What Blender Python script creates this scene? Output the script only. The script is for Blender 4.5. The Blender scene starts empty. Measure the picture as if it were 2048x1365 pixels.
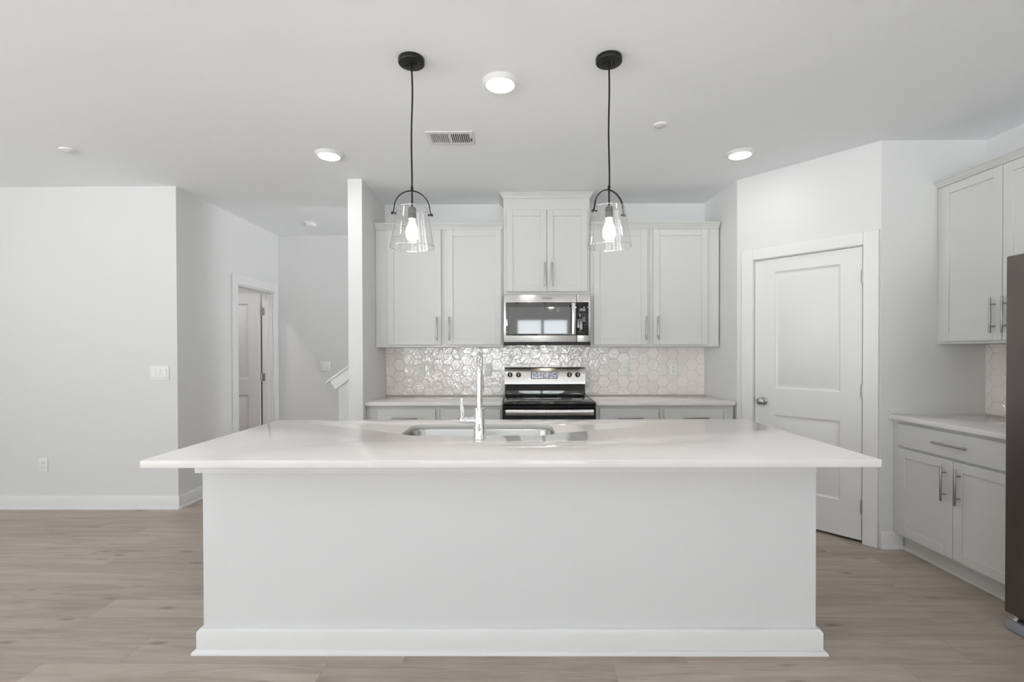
import bpy, bmesh, math, random
from mathutils import Vector, Matrix
random.seed(7)
PI = math.pi
SC = bpy.context.scene
COL = SC.collection

# ------------------------------------------------------------------ camera
H = 2.74                       # ceiling height
CAM_H = 1.3356
F_PX = 973.15
yaw, pitch, roll = 0.0064, 0.0085, -0.0027
R0 = Vector((math.cos(yaw), math.sin(yaw), 0)); F0 = Vector((-math.sin(yaw), math.cos(yaw), 0)); Z = Vector((0, 0, 1))
FW = math.cos(pitch) * F0 - math.sin(pitch) * Z
UP = math.sin(pitch) * F0 + math.cos(pitch) * Z
R2 = math.cos(roll) * R0 + math.sin(roll) * UP
U2 = math.cos(roll) * UP - math.sin(roll) * R0
cd = bpy.data.cameras.new('camera')
cam = bpy.data.objects.new('camera', cd); COL.objects.link(cam)
cam.matrix_world = Matrix(((R2.x, U2.x, -FW.x, 0), (R2.y, U2.y, -FW.y, 0), (R2.z, U2.z, -FW.z, CAM_H), (0, 0, 0, 1)))
cd.sensor_fit = 'HORIZONTAL'; cd.sensor_width = 36
cd.lens = F_PX / 2048 * 36
cd.shift_y = 28.47 / 2048
cd.clip_start = 0.05
SC.camera = cam

# ------------------------------------------------------------------ world, exposure
w = bpy.data.worlds.new('sky'); SC.world = w; w.use_nodes = True
bg = w.node_tree.nodes['Background']
SKY, GROUND_GLOW = 4.6, 12.0        # overcast sky above, added glow below the horizon to brighten the ceiling
wn, wl = w.node_tree.nodes, w.node_tree.links
tc = wn.new('ShaderNodeTexCoord'); sep = wn.new('ShaderNodeSeparateXYZ'); mr = wn.new('ShaderNodeMapRange')
mr.inputs['From Min'].default_value = -.10; mr.inputs['From Max'].default_value = .02
mr.inputs['To Min'].default_value = GROUND_GLOW; mr.inputs['To Max'].default_value = SKY
mxc = wn.new('ShaderNodeMix'); mxc.data_type = 'RGBA'
mxc.inputs['A'].default_value = (.98, .98, 1.0, 1); mxc.inputs['B'].default_value = (.92, .96, 1.0, 1)
mc = wn.new('ShaderNodeMapRange'); mc.inputs['From Min'].default_value = -.10; mc.inputs['From Max'].default_value = .02
wl.new(tc.outputs['Generated'], sep.inputs[0]); wl.new(sep.outputs['Z'], mr.inputs['Value']); wl.new(sep.outputs['Z'], mc.inputs['Value'])
wl.new(mc.outputs['Result'], mxc.inputs['Factor']); wl.new(mxc.outputs['Result'], bg.inputs['Color']); wl.new(mr.outputs['Result'], bg.inputs['Strength'])
vs = SC.view_settings
SC.display_settings.display_device = 'sRGB'
vs.view_transform = 'Standard'; vs.look = 'None'; vs.gamma = 1.0; vs.use_curve_mapping = False
vs.exposure = -0.04
cy = SC.cycles
cy.max_bounces = 16; cy.diffuse_bounces = 10; cy.glossy_bounces = 6; cy.transparent_max_bounces = 16
cy.caustics_reflective = False; cy.caustics_refractive = False
cy.sample_clamp_indirect = 6.0
DOWNLIGHT = 48.0               # emission of the ceiling lights' diffusers
BULB = 70.0

def portal(name, loc, rot, sx, sy):
    l = bpy.data.lights.new(name, 'AREA'); l.shape = 'RECTANGLE'; l.size = sx; l.size_y = sy
    l.cycles.is_portal = True
    o = bpy.data.objects.new(name, l); o.location = loc; o.rotation_euler = rot; COL.objects.link(o)
# window openings behind and beside the camera: (x0,x1,z0,z1) in the rear wall y=YR; (y0,y1,z0,z1) in the far side wall x=XL
YR, XL = -3.2, -6.0
REAR = [(.02, 1.30, 0.02, 2.12), (-1.75, -.30, 0.30, 2.12), (-4.9, -2.9, 0.75, 2.15), (1.60, 3.0, 1.50, 2.45)]  # last opening is unseen, added to light the right-hand side
SIDE = [(-2.8, -1.1, 0.30, 2.50), (-0.5, 1.2, 0.30, 2.50)]  # unseen openings, added and enlarged for more light from the left
for a, b, c, d in REAR:
    portal('daylight_portal', ((a+b)/2, YR-0.13, (c+d)/2), (-PI/2, 0, 0), b-a, d-c)
for a, b, c, d in SIDE:
    portal('daylight_portal', (XL-0.13, (a+b)/2, (c+d)/2), (-PI/2, 0, -PI/2), b-a, d-c)

# ------------------------------------------------------------------ materials
def mat(name, col, rough=0.5, metal=0.0, spec=None, coat=0.0):
    m = bpy.data.materials.new(name); m.use_nodes = True
    b = m.node_tree.nodes['Principled BSDF']
    b.inputs['Base Color'].default_value = (*col, 1)
    b.inputs['Roughness'].default_value = rough
    b.inputs['Metallic'].default_value = metal
    if spec is not None: b.inputs['Specular IOR Level'].default_value = spec
    if coat: b.inputs['Coat Weight'].default_value = coat
    return m
def nt(m): return m.node_tree.nodes, m.node_tree.links, m.node_tree.nodes['Principled BSDF']
def add_bump(m, scale, strength, dist=0.002, stretch=(1, 1, 1), detail=3):
    n, l, b = nt(m)
    tc = n.new('ShaderNodeNewGeometry'); mp = n.new('ShaderNodeMapping'); mp.inputs['Scale'].default_value = stretch
    no = n.new('ShaderNodeTexNoise'); no.inputs['Scale'].default_value = scale; no.inputs['Detail'].default_value = detail
    bu = n.new('ShaderNodeBump'); bu.inputs['Strength'].default_value = strength; bu.inputs['Distance'].default_value = dist
    l.new(tc.outputs['Position'], mp.inputs['Vector']); l.new(mp.outputs['Vector'], no.inputs['Vector'])
    l.new(no.outputs['Fac'], bu.inputs['Height']); l.new(bu.outputs['Normal'], b.inputs['Normal'])
    return no
def tint(m, c1, c2, scale, stretch=(1, 1, 1)):
    n, l, b = nt(m)
    tc = n.new('ShaderNodeNewGeometry'); mp = n.new('ShaderNodeMapping'); mp.inputs['Scale'].default_value = stretch
    no = n.new('ShaderNodeTexNoise'); no.inputs['Scale'].default_value = scale; no.inputs['Detail'].default_value = 4
    mx = n.new('ShaderNodeMix'); mx.data_type = 'RGBA'
    mx.inputs['A'].default_value = (*c1, 1); mx.inputs['B'].default_value = (*c2, 1)
    l.new(tc.outputs['Position'], mp.inputs['Vector']); l.new(mp.outputs['Vector'], no.inputs['Vector'])
    l.new(no.outputs['Fac'], mx.inputs['Factor']); l.new(mx.outputs['Result'], b.inputs['Base Color'])

M = {}
M['wall'] = mat('wall_paint', (.735, .737, .735), .75, spec=.25); add_bump(M['wall'], 220, .06)
M['ceil'] = mat('ceiling_paint', (.90, .922, .945), .9, spec=.1); add_bump(M['ceil'], 160, .06)
M['trim'] = mat('white_trim_paint', (.78, .78, .78), .35); add_bump(M['trim'], 60, .02)
M['door'] = mat('white_door_paint', (.77, .77, .77), .38); add_bump(M['door'], 90, .02)
M['cab'] = mat('pale_grey_cabinet_paint', (.63, .633, .615), .42); add_bump(M['cab'], 120, .02)
M['island'] = mat('island_panel_paint', (.738, .74, .75), .5); add_bump(M['island'], 120, .02)
M['quartz'] = mat('quartz', (.77, .75, .725), .06, spec=.3)
tint(M['quartz'], (.745, .725, .70), (.80, .785, .765), 5)
M['steel'] = mat('brushed_stainless', (.66, .65, .63), .26, 1.0); add_bump(M['steel'], 30, .05, .001, (1, 1, 40))
M['nickel'] = mat('satin_nickel', (.42, .41, .40), .3, 1.0); add_bump(M['nickel'], 80, .02)
M['chrome'] = mat('chrome', (.86, .87, .88), .05, 1.0)
M['sinksteel'] = mat('sink_steel', (.60, .60, .59), .22, 1.0); add_bump(M['sinksteel'], 20, .04, .001, (60, 1, 1))
M['dsteel'] = mat('dark_stainless', (.20, .18, .165), .34, 1.0); add_bump(M['dsteel'], 30, .04, .001, (1, 1, 30))
M['fgrey'] = mat('grey_plastic', (.28, .29, .34), .4)
M['black'] = mat('black_metal', (.009, .009, .008), .35, spec=.3)
M['bglass'] = mat('black_glass', (.006, .006, .006), .03, spec=.6)
M['mglass'] = mat('mirrored_door_glass', (.012, .012, .012), .03); nt(M['mglass'])[2].inputs['IOR'].default_value = 2.4
M['benamel'] = mat('black_enamel', (.008, .008, .008), .3, spec=.25)
M['win'] = mat('oven_window_mesh', (.045, .046, .045), .04); nt(M['win'])[2].inputs['IOR'].default_value = 2.6
M['key'] = mat('keypad_print', (.16, .16, .17), .4)
M['lcd'] = mat('lcd_display', (.22, .24, .24), .2)
M['print'] = mat('logo_print', (.06, .06, .06), .4)
M['socket'] = mat('lamp_socket_grey', (.16, .15, .14), .4, .3)
M['plastic'] = mat('white_plastic', (.82, .82, .81), .3)
M['slot'] = mat('outlet_slots', (.12, .12, .11), .6)
M['grout'] = mat('grout', (.66, .62, .585), .8); add_bump(M['grout'], 300, .2)
M['film'] = mat('protective_film', (.60, .61, .74), .12, .75); add_bump(M['film'], 45, 1.0, .02)
M['vent'] = mat('vent_paint', (.74, .74, .73), .45)
M['ventdark'] = mat('duct_inside', (.05, .05, .05), .8)
M['cabin'] = mat('cabinet_inside', (.45, .42, .38), .6)

def tile_mat():
    m = mat('glazed_tile', (.74, .71, .68), .05)
    n, l, b = nt(m)
    ge = n.new('ShaderNodeNewGeometry')
    no = n.new('ShaderNodeTexNoise'); no.inputs['Scale'].default_value = 15; no.inputs['Detail'].default_value = 2
    no.inputs['Distortion'].default_value = 1.2
    b.inputs['IOR'].default_value = 2.0
    bu = n.new('ShaderNodeBump'); bu.inputs['Strength'].default_value = .8; bu.inputs['Distance'].default_value = .0055
    l.new(ge.outputs['Position'], no.inputs['Vector']); l.new(no.outputs['Fac'], bu.inputs['Height']); l.new(bu.outputs['Normal'], b.inputs['Normal'])
    mx = n.new('ShaderNodeMix'); mx.data_type = 'RGBA'
    mx.inputs['A'].default_value = (.82, .77, .735, 1); mx.inputs['B'].default_value = (.89, .855, .825, 1)
    l.new(ge.outputs['Random Per Island'], mx.inputs['Factor']); l.new(mx.outputs['Result'], b.inputs['Base Color'])
    return m
M['tile'] = tile_mat()

def floor_mat():
    m = mat('vinyl_planks', (.3, .26, .22), .42, spec=.35)
    n, l, b = nt(m)
    ge = n.new('ShaderNodeNewGeometry')
    mp = n.new('ShaderNodeMapping'); mp.inputs['Location'].default_value = (.35, .07, 0)
    br = n.new('ShaderNodeTexBrick'); br.offset = 0; br.offset_frequency = 2
    br.inputs['Scale'].default_value = 1; br.inputs['Brick Width'].default_value = 1.22; br.inputs['Row Height'].default_value = .178
    br.inputs['Mortar Size'].default_value = .0012; br.inputs['Mortar Smooth'].default_value = .3
    br.inputs['Color1'].default_value = (0, 0, 0, 1); br.inputs['Color2'].default_value = (1, 1, 1, 1); br.inputs['Mortar'].default_value = (.25, .25, .25, 1)
    l.new(ge.outputs['Position'], mp.inputs['Vector'])
    sp = n.new('ShaderNodeSeparateXYZ'); l.new(mp.outputs['Vector'], sp.inputs[0])
    dvd = n.new('ShaderNodeMath'); dvd.operation = 'DIVIDE'; dvd.inputs[1].default_value = .178; l.new(sp.outputs['Y'], dvd.inputs[0])
    fl = n.new('ShaderNodeMath'); fl.operation = 'FLOOR'; l.new(dvd.outputs[0], fl.inputs[0])
    wnz = n.new('ShaderNodeTexWhiteNoise'); wnz.noise_dimensions = '1D'; l.new(fl.outputs[0], wnz.inputs['W'])
    mu = n.new('ShaderNodeMath'); mu.operation = 'MULTIPLY_ADD'; mu.inputs[1].default_value = 1.22; l.new(wnz.outputs['Value'], mu.inputs[0]); l.new(sp.outputs['X'], mu.inputs[2])
    cb = n.new('ShaderNodeCombineXYZ'); l.new(mu.outputs[0], cb.inputs['X']); l.new(sp.outputs['Y'], cb.inputs['Y']); l.new(cb.outputs[0], br.inputs['Vector'])
    # per-plank offset of the grain
    sc = n.new('ShaderNodeVectorMath'); sc.operation = 'SCALE'; sc.inputs['Scale'].default_value = 7.3
    l.new(br.outputs['Color'], sc.inputs[0])
    ad = n.new('ShaderNodeVectorMath'); ad.operation = 'ADD'
    l.new(ge.outputs['Position'], ad.inputs[0]); l.new(sc.outputs['Vector'], ad.inputs[1])
    m2 = n.new('ShaderNodeMapping'); m2.inputs['Scale'].default_value = (1.1, 11, 1)
    l.new(ad.outputs['Vector'], m2.inputs['Vector'])
    g1 = n.new('ShaderNodeTexNoise'); g1.inputs['Scale'].default_value = 1.6; g1.inputs['Detail'].default_value = 6; g1.inputs['Roughness'].default_value = .62; g1.inputs['Distortion'].default_value = .5
    l.new(m2.outputs['Vector'], g1.inputs['Vector'])
    m3 = n.new('ShaderNodeMapping'); m3.inputs['Scale'].default_value = (4, 90, 1)
    l.new(ad.outputs['Vector'], m3.inputs['Vector'])
    g2 = n.new('ShaderNodeTexNoise'); g2.inputs['Scale'].default_value = 2.2; g2.inputs['Detail'].default_value = 4
    l.new(m3.outputs['Vector'], g2.inputs['Vector'])
    # knots
    m4 = n.new('ShaderNodeMapping'); m4.inputs['Scale'].default_value = (2.3, 7.0, 1)
    l.new(ad.outputs['Vector'], m4.inputs['Vector'])
    vo = n.new('ShaderNodeTexVoronoi'); vo.inputs['Scale'].default_value = 1.25; vo.inputs['Randomness'].default_value = 1
    l.new(m4.outputs['Vector'], vo.inputs['Vector'])
    kr = n.new('ShaderNodeMapRange'); kr.inputs['From Min'].default_value = .03; kr.inputs['From Max'].default_value = .17
    kr.inputs['To Min'].default_value = 1; kr.inputs['To Max'].default_value = 0
    l.new(vo.outputs['Distance'], kr.inputs['Value'])
    r1 = n.new('ShaderNodeValToRGB'); e = r1.color_ramp.elements
    e[0].position = .28; e[0].color = (.33, .268, .222, 1); e[1].position = .75; e[1].color = (.50, .435, .378, 1)
    l.new(g1.outputs['Fac'], r1.inputs['Fac'])
    def mul(a, fac_out, lo, hi):
        mr = n.new('ShaderNodeMapRange'); mr.inputs['To Min'].default_value = lo; mr.inputs['To Max'].default_value = hi
        l.new(fac_out, mr.inputs['Value'])
        v = n.new('ShaderNodeVectorMath'); v.operation = 'SCALE'; l.new(a, v.inputs[0]); l.new(mr.outputs['Result'], v.inputs['Scale'])
        return v.outputs['Vector']
    c = mul(r1.outputs['Color'], br.outputs['Color'], .90, 1.07)
    c = mul(c, g2.outputs['Fac'], .80, 1.20)
    c = mul(c, kr.outputs['Result'], 1.0, .58)
    c = mul(c, br.outputs['Fac'], 1.0, .72)
    l.new(c, b.inputs['Base Color'])
    bu = n.new('ShaderNodeBump'); bu.inputs['Strength'].default_value = .12; bu.inputs['Distance'].default_value = .002
    l.new(g2.outputs['Fac'], bu.inputs['Height']); l.new(bu.outputs['Normal'], b.inputs['Normal'])
    return m
M['floor'] = floor_mat()

def thin_glass(name, blend, col=(1, 1, 1), mx_lo=.03, mx_hi=.75):
    m = bpy.data.materials.new(name); m.use_nodes = True
    n, l = m.node_tree.nodes, m.node_tree.links
    n.clear()
    out = n.new('ShaderNodeOutputMaterial'); mix = n.new('ShaderNodeMixShader')
    tr = n.new('ShaderNodeBsdfTransparent'); tr.inputs['Color'].default_value = (*col, 1)
    gl = n.new('ShaderNodeBsdfGlossy'); gl.inputs['Roughness'].default_value = .02
    lw = n.new('ShaderNodeLayerWeight'); lw.inputs['Blend'].default_value = blend
    mr = n.new('ShaderNodeMapRange'); mr.inputs['To Min'].default_value = mx_lo; mr.inputs['To Max'].default_value = mx_hi
    l.new(lw.outputs['Facing'], mr.inputs['Value']); l.new(mr.outputs['Result'], mix.inputs['Fac'])
    l.new(tr.outputs[0], mix.inputs[1]); l.new(gl.outputs[0], mix.inputs[2]); l.new(mix.outputs[0], out.inputs['Surface'])
    return m
M['glass'] = thin_glass('clear_shade_glass', .22, (.985, .985, .985), .03, .8)
M['pane'] = thin_glass('window_glass', .15, (.97, .985, .98), .03, .6)
M['rim'] = thin_glass('glass_rim', .5, (.97, .97, .97), .55, .9)
def emis(name, col, s):
    m = mat(name, (.8, .8, .8), .4)
    b = m.node_tree.nodes['Principled BSDF']
    b.inputs['Emission Color'].default_value = (*col, 1); b.inputs['Emission Strength'].default_value = s
    return m
M['lamp'] = emis('downlight_diffuser', (1, .97, .93), DOWNLIGHT)
M['lamp_side_fill'] = emis('side_room_fill_diffuser', (1, .95, .90), 170.0)  # stronger emission, added to light the open hall door
M['hoodlamp'] = emis('hood_lamp_lens', (1, .80, .60), 26.0)
M['bulb'] = emis('lit_bulb', (1, .89, .76), BULB)

# ------------------------------------------------------------------ mesh helpers
def B(): return bmesh.new()
def join(dst, src, mx=None):
    if mx is not None: bmesh.ops.transform(src, matrix=mx, verts=src.verts)
    me = bpy.data.meshes.new('tmp'); src.to_mesh(me); src.free(); dst.from_mesh(me); bpy.data.meshes.remove(me)
def box(bm, x0, x1, y0, y1, z0, z1, bev=0.0, seg=1, mx=None):
    t = B(); bmesh.ops.create_cube(t, size=1)
    bmesh.ops.scale(t, vec=(x1-x0, y1-y0, z1-z0), verts=t.verts)
    bmesh.ops.translate(t, vec=((x0+x1)/2, (y0+y1)/2, (z0+z1)/2), verts=t.verts)
    if bev: bmesh.ops.bevel(t, geom=t.edges[:], offset=bev, segments=seg, affect='EDGES', profile=.5)
    join(bm, t, mx); return bm
def cyl(bm, p, q, r, seg=20, r2=None, bev=0.0):
    p, q = Vector(p), Vector(q); d = q - p
    t = B(); bmesh.ops.create_cone(t, cap_ends=True, segments=seg, radius1=r, radius2=r if r2 is None else r2, depth=d.length)
    if bev:
        es = [e for e in t.edges if len([f for f in e.link_faces if len(f.verts) > 4]) == 1]
        bmesh.ops.bevel(t, geom=es, offset=bev, segments=2, affect='EDGES', profile=.5)
    join(bm, t, Matrix.Translation((p+q)/2) @ d.to_track_quat('Z', 'Y').to_matrix().to_4x4()); return bm
def lathe(bm, prof, seg=32, mx=None, close=False):
    t = B(); rings = []
    for r, z in prof:
        if r < 1e-6: rings.append([t.verts.new((0, 0, z))])
        else: rings.append([t.verts.new((r*math.cos(2*PI*i/seg), r*math.sin(2*PI*i/seg), z)) for i in range(seg)])
    prs = list(zip(rings, rings[1:])) + ([(rings[-1], rings[0])] if close else [])
    for a, b in prs:
        for i in range(seg):
            j = (i+1) % seg
            if len(a) == 1 and len(b) == 1: continue
            if len(a) == 1: t.faces.new((a[0], b[j], b[i]))
            elif len(b) == 1: t.faces.new((a[i], a[j], b[0]))
            else: t.faces.new((a[i], a[j], b[j], b[i]))
    bmesh.ops.recalc_face_normals(t, faces=t.faces)
    join(bm, t, mx); return bm
def tube(bm, pts, r, seg=14, flat=None):
    """sweep; r a number or list; flat=(a,b) sweeps an ellipse/strip section"""
    pts = [Vector(p) for p in pts]; t = B(); rings = []
    n = None
    for i, p in enumerate(pts):
        d = (pts[min(i+1, len(pts)-1)] - pts[max(i-1, 0)]).normalized()
        if n is None:
            n = d.orthogonal().normalized() if flat is None else Vector(flat[2])
        n = (n - d*n.dot(d)).normalized(); b = d.cross(n)
        rr = r[i] if isinstance(r, (list, tuple)) else r
        ra, rb = (rr, rr) if flat is None else (flat[0], flat[1])
        rings.append([t.verts.new(p + n*ra*math.cos(2*PI*k/seg) + b*rb*math.sin(2*PI*k/seg)) for k in range(seg)])
    for a, b in zip(rings, rings[1:]):
        for k in range(seg): t.faces.new((a[k], a[(k+1) % seg], b[(k+1) % seg], b[k]))
    t.faces.new(rings[0][::-1]); t.faces.new(rings[-1])
    bmesh.ops.recalc_face_normals(t, faces=t.faces)
    join(bm, t); return bm
def prism(bm, poly, a0, a1, axis='x', mx=None):
    """extrude polygon; axis x: poly in (y,z); axis y: (x,z); axis z: (x,y)"""
    t = B()
    def P(u, v, a): return {'x': (a, u, v), 'y': (u, a, v), 'z': (u, v, a)}[axis]
    A = [t.verts.new(P(u, v, a0)) for u, v in poly]; Bv = [t.verts.new(P(u, v, a1)) for u, v in poly]
    t.faces.new(A); t.faces.new(Bv[::-1])
    for i in range(len(poly)):
        j = (i+1) % len(poly); t.faces.new((A[i], Bv[i], Bv[j], A[j]))
    bmesh.ops.recalc_face_normals(t, faces=t.faces)
    join(bm, t, mx); return bm
def obj(name, bm, m, parent=None, label=None, smooth=38):
    me = bpy.data.meshes.new(name)
    for f in bm.faces: f.smooth = True
    bm.to_mesh(me); bm.free()
    me.set_sharp_from_angle(angle=math.radians(smooth))
    me.materials.append(m)
    o = bpy.data.objects.new(name, me); COL.objects.link(o)
    if parent is not None: o.parent = parent
    if label: o['label'] = label
    return o
def struct(name, bm, m, label=None):
    o = obj(name, bm, m); o['kind'] = 'structure'
    if label: o['label'] = label
    return o
def tag(o, label, cat, group=None):
    o['label'] = label; o['category'] = cat
    if group: o['group'] = group
    return o
def thing(name, label, cat, loc=(0, 0, 0), rz=0, group=None):
    o = bpy.data.objects.new(name, None); o.empty_display_size = .1
    o.location = loc; o.rotation_euler = (0, 0, rz); COL.objects.link(o)
    return tag(o, label, cat, group)
def copy_thing(root, loc, rz, label, group=None):
    r = root.copy(); COL.objects.link(r); r.location = loc; r.rotation_euler = (0, 0, rz); r['label'] = label
    if group: r['group'] = group
    for ch in list(root.children):
        c = ch.copy(); COL.objects.link(c); c.parent = r
        for g in list(ch.children):
            d = g.copy(); COL.objects.link(d); d.parent = c
    return r

# ------------------------------------------------------------------ room shell
D = 4.66            # kitchen back wall
XS0, XS1 = -1.358, -1.243   # stub wall
XR = 1.812          # kitchen right end of back wall
PA = Vector((2.458, 3.285, 0)); PB = Vector((1.832, 4.03, 0))   # pantry diagonal
XW = 3.16           # right wall
YP = 3.285
XH, YL, YH = -2.868, 4.112, 5.885
T = .12

b = B(); box(b, XL-T, XW+T, YR-T, YH+T, -.1, 0); struct('floor', b, M['floor'], 'grey-brown wood-look plank floor')
b = B(); box(b, XL-T, XW+T, YR-T, YH+T, H, H+.1); struct('ceiling', b, M['ceil'], 'flat white ceiling')
b = B(); box(b, XS0, XW+T, D, D+.115, 0, H); struct('wall_back', b, M['wall'])
b = B(); box(b, XS0, XS1, 3.96, D, 0, H); struct('wall_stub', b, M['wall'])
b = B(); box(b, XL-T, XH, YL, YL+T, 0, H); struct('wall_living', b, M['wall'])
b = B(); box(b, XL-T, XW+T, YH, YH+T, 0, H); struct('wall_hall_back', b, M['wall'])
# hall side wall with door opening
OY0, OY1, OZ = 4.995, 5.748, 2.045
b = B(); box(b, XH-T, XH, YL+T, OY0, 0, H); box(b, XH-T, XH, OY1, YH, 0, H); box(b, XH-T, XH, OY0, OY1, OZ, H); struct('wall_hall_side', b, M['wall'])
b = B(); box(b, XL-T, XL, YR-T, YL, 0, .30) ; box(b, XL-T, XL, YR-T, YL, 2.50, H)
ys = [YR-T, SIDE[0][0], SIDE[0][1], SIDE[1][0], SIDE[1][1], YL]
for i in (0, 2, 4): box(b, XL-T, XL, ys[i], ys[i+1], .30, 2.50)
struct('wall_left', b, M['wall'])
b = B()
edge = XL
for a_, c_, z0_, z1_ in sorted(REAR):
    box(b, edge, a_, YR-T, YR, 0, H); box(b, a_, c_, YR-T, YR, 0, z0_); box(b, a_, c_, YR-T, YR, z1_, H); edge = c_
box(b, edge, XW, YR-T, YR, 0, H)
struct('wall_rear', b, M['wall'])
b = B(); box(b, XW, XW+T, YR-T, D, 0, H); struct('wall_right', b, M['wall'])
b = B(); box(b, PA.x, XW, YP, YP+T, 0, H); struct('wall_pantry_end', b, M['wall'])
b = B(); prism(b, [(XR, D), (PB.x, PB.y), (PB.x+.115, PB.y+.05), (XR+.115, D)], 0, H, 'z'); struct('wall_pantry_return', b, M['wall'])
b = B(); box(b, XL, XL+T, YL+T, YH, 0, H); struct('wall_side_room', b, M['wall'])
# diagonal pantry wall: local frame, x along PA->PB, y out of the pantry
dv = (PB-PA); LD = dv.length; dv.normalize(); nv = Vector((dv.y, -dv.x, 0))
if nv.y > 0: nv = -nv
DIAG = Matrix(((dv.x, nv.x, 0, PA.x), (dv.y, nv.y, 0, PA.y), (0, 0, 1, 0), (0, 0, 0, 1)))
D0, D1, DZ = .107, .829, 2.05      # door leaf span
g = .004
b = B()
box(b, 0, D0-g-.018, -T, 0, 0, H, mx=DIAG); box(b, D1+g+.018, LD, -T, 0, 0, H, mx=DIAG); box(b, D0-g-.018, D1+g+.018, -T, 0, DZ+g+.018, H, mx=DIAG)
struct('wall_pantry_diagonal', b, M['wall'])

# windows behind and beside the camera, added for daylight; first two placed from reflections
def window(name, a, c, z0, z1, rear, door=False):
    b = B(); y0, y1 = (-T, 0)
    fr = .05
    def bx(u0, u1, v0, v1, d0=-.09, d1=-.03):
        if rear: box(b, u0, u1, YR+d0, YR+d1, v0, v1, .003)
        else: box(b, XL+d0, XL+d1, u0, u1, v0, v1, .003)
    bx(a, c, z0, z0+fr); bx(a, c, z1-fr, z1); bx(a, a+fr, z0+fr, z1-fr); bx(c-fr, c, z0+fr, z1-fr); bx((a+c)/2-.035, (a+c)/2+.035, z0+fr, z1-fr)
    if not door: bx(a+fr, (a+c)/2-.035, (z0+z1)/2-.02, (z0+z1)/2+.02); bx((a+c)/2+.035, c-fr, (z0+z1)/2-.02, (z0+z1)/2+.02)
    o = struct(name, b, M['trim'])
    p = B()
    if rear: box(p, a+fr, c-fr, YR-.063, YR-.057, z0+fr, z1-fr)
    else: box(p, XL-.063, XL-.057, a+fr, c-fr, z0+fr, z1-fr)
    obj('pane', p, M['pane'], o)
window('window_1', *REAR[0], True, True); window('window_2', *REAR[1], True)
window('added_window_5', *REAR[2], True); window('added_window_6', *REAR[3], True)
window('added_window_3', *SIDE[0], False); window('added_window_4', *SIDE[1], False)

# ------------------------------------------------------------------ trim
BBP = [(0, 0), (-.024, 0), (-.024, .012), (-.019, .017), (-.014, .019), (-.014, .098), (-.008, .112), (0, .114)]   # (out, z), out negative
def baseboard(name, p, q, label=None):
    """p->q along the wall foot, room on the right-hand side of the walk reversed: profile goes to the left of p->q rotated -90"""
    p, q = Vector((*p, 0)), Vector((*q, 0)); d = (q-p); L = d.length; d.normalize(); n = Vector((-d.y, d.x, 0))  # n = into wall
    mx = Matrix(((d.x, n.x, 0, p.x), (d.y, n.y, 0, p.y), (0, 0, 1, 0), (0, 0, 0, 1)))
    b = B(); prism(b, BBP, 0, L, 'x', mx)
    return struct(name, b, M['trim'], label)
e = .0015
baseboard('baseboard_living', (XL+.03, YL-e), (XH+.0145, YL-e))
baseboard('baseboard_hall', (XH+e, YL-.013), (XH+e, 4.903))
# the hall side wall's room side is +x: walking +y its wall is on the left -> n = (-1,0): correct
baseboard('baseboard_hall_back', (XH+.03, YH-e), (XW, YH-e))
baseboard('baseboard_pantry', (PA.x-.005, YP-e), (2.60, YP-e))
baseboard('baseboard_right', (XW-e, 1.3), (XW-e, YR+.03))
baseboard('baseboard_stub', (XS0, 3.96-e), (XS1, 3.96-e))

def casing(bm, x0, x1, z1, w=.089, t=.018, mx=None, y=0.0):
    """U-shaped flat casing around an opening x0..x1, top z1, on plane y (out = +y)"""
    box(bm, x0-w, x0, y, y+t, 0, z1+w, .003, mx=mx); box(bm, x1, x1+w, y, y+t, 0, z1+w, .003, mx=mx); box(bm, x0, x1, y, y+t, z1, z1+w, .003, mx=mx)
b = B(); casing(b, D0-g-.004, D1+g+.004, DZ+g+.004, mx=DIAG, y=.001, w=.090)
struct('trim_1', b, M['trim'], 'white casing around the pantry door')
b = B()   # jamb of the pantry door
x0, x1, z1 = D0-g, D1+g, DZ+g
box(b, x0-.018, x0, -T, 0, 0, z1+.018, mx=DIAG); box(b, x1, x1+.018, -T, 0, 0, z1+.018, mx=DIAG); box(b, x0, x1, -T, 0, z1, z1+.018, mx=DIAG)
box(b, x0, x0+.012, -.055, -.043, 0, z1, mx=DIAG); box(b, x1-.012, x1, -.055, -.043, 0, z1, mx=DIAG)
struct('trim_2', b, M['trim'], 'white jamb of the pantry door')
HM = Matrix(((0, 1, 0, XH), (1, 0, 0, 0), (0, 0, 1, 0), (0, 0, 0, 1)))   # local x -> +y, local y -> +x
b = B(); casing(b, OY0+.004, OY1-.004, OZ-.004, mx=HM, y=.001, w=.094)
struct('trim_3', b, M['trim'], 'white casing around the hall doorway')
b = B()
box(b, XH-T, XH, OY0, OY0+.018, 0, OZ-.018); box(b, XH-T, XH, OY1-.018, OY1, 0, OZ-.018); box(b, XH-T, XH, OY0, OY1, OZ-.018, OZ)
box(b, XH-.075, XH-.045, OY1-.03, OY1-.018, 0, OZ-.03)
struct('trim_4', b, M['trim'], 'white jamb of the hall doorway')

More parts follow.
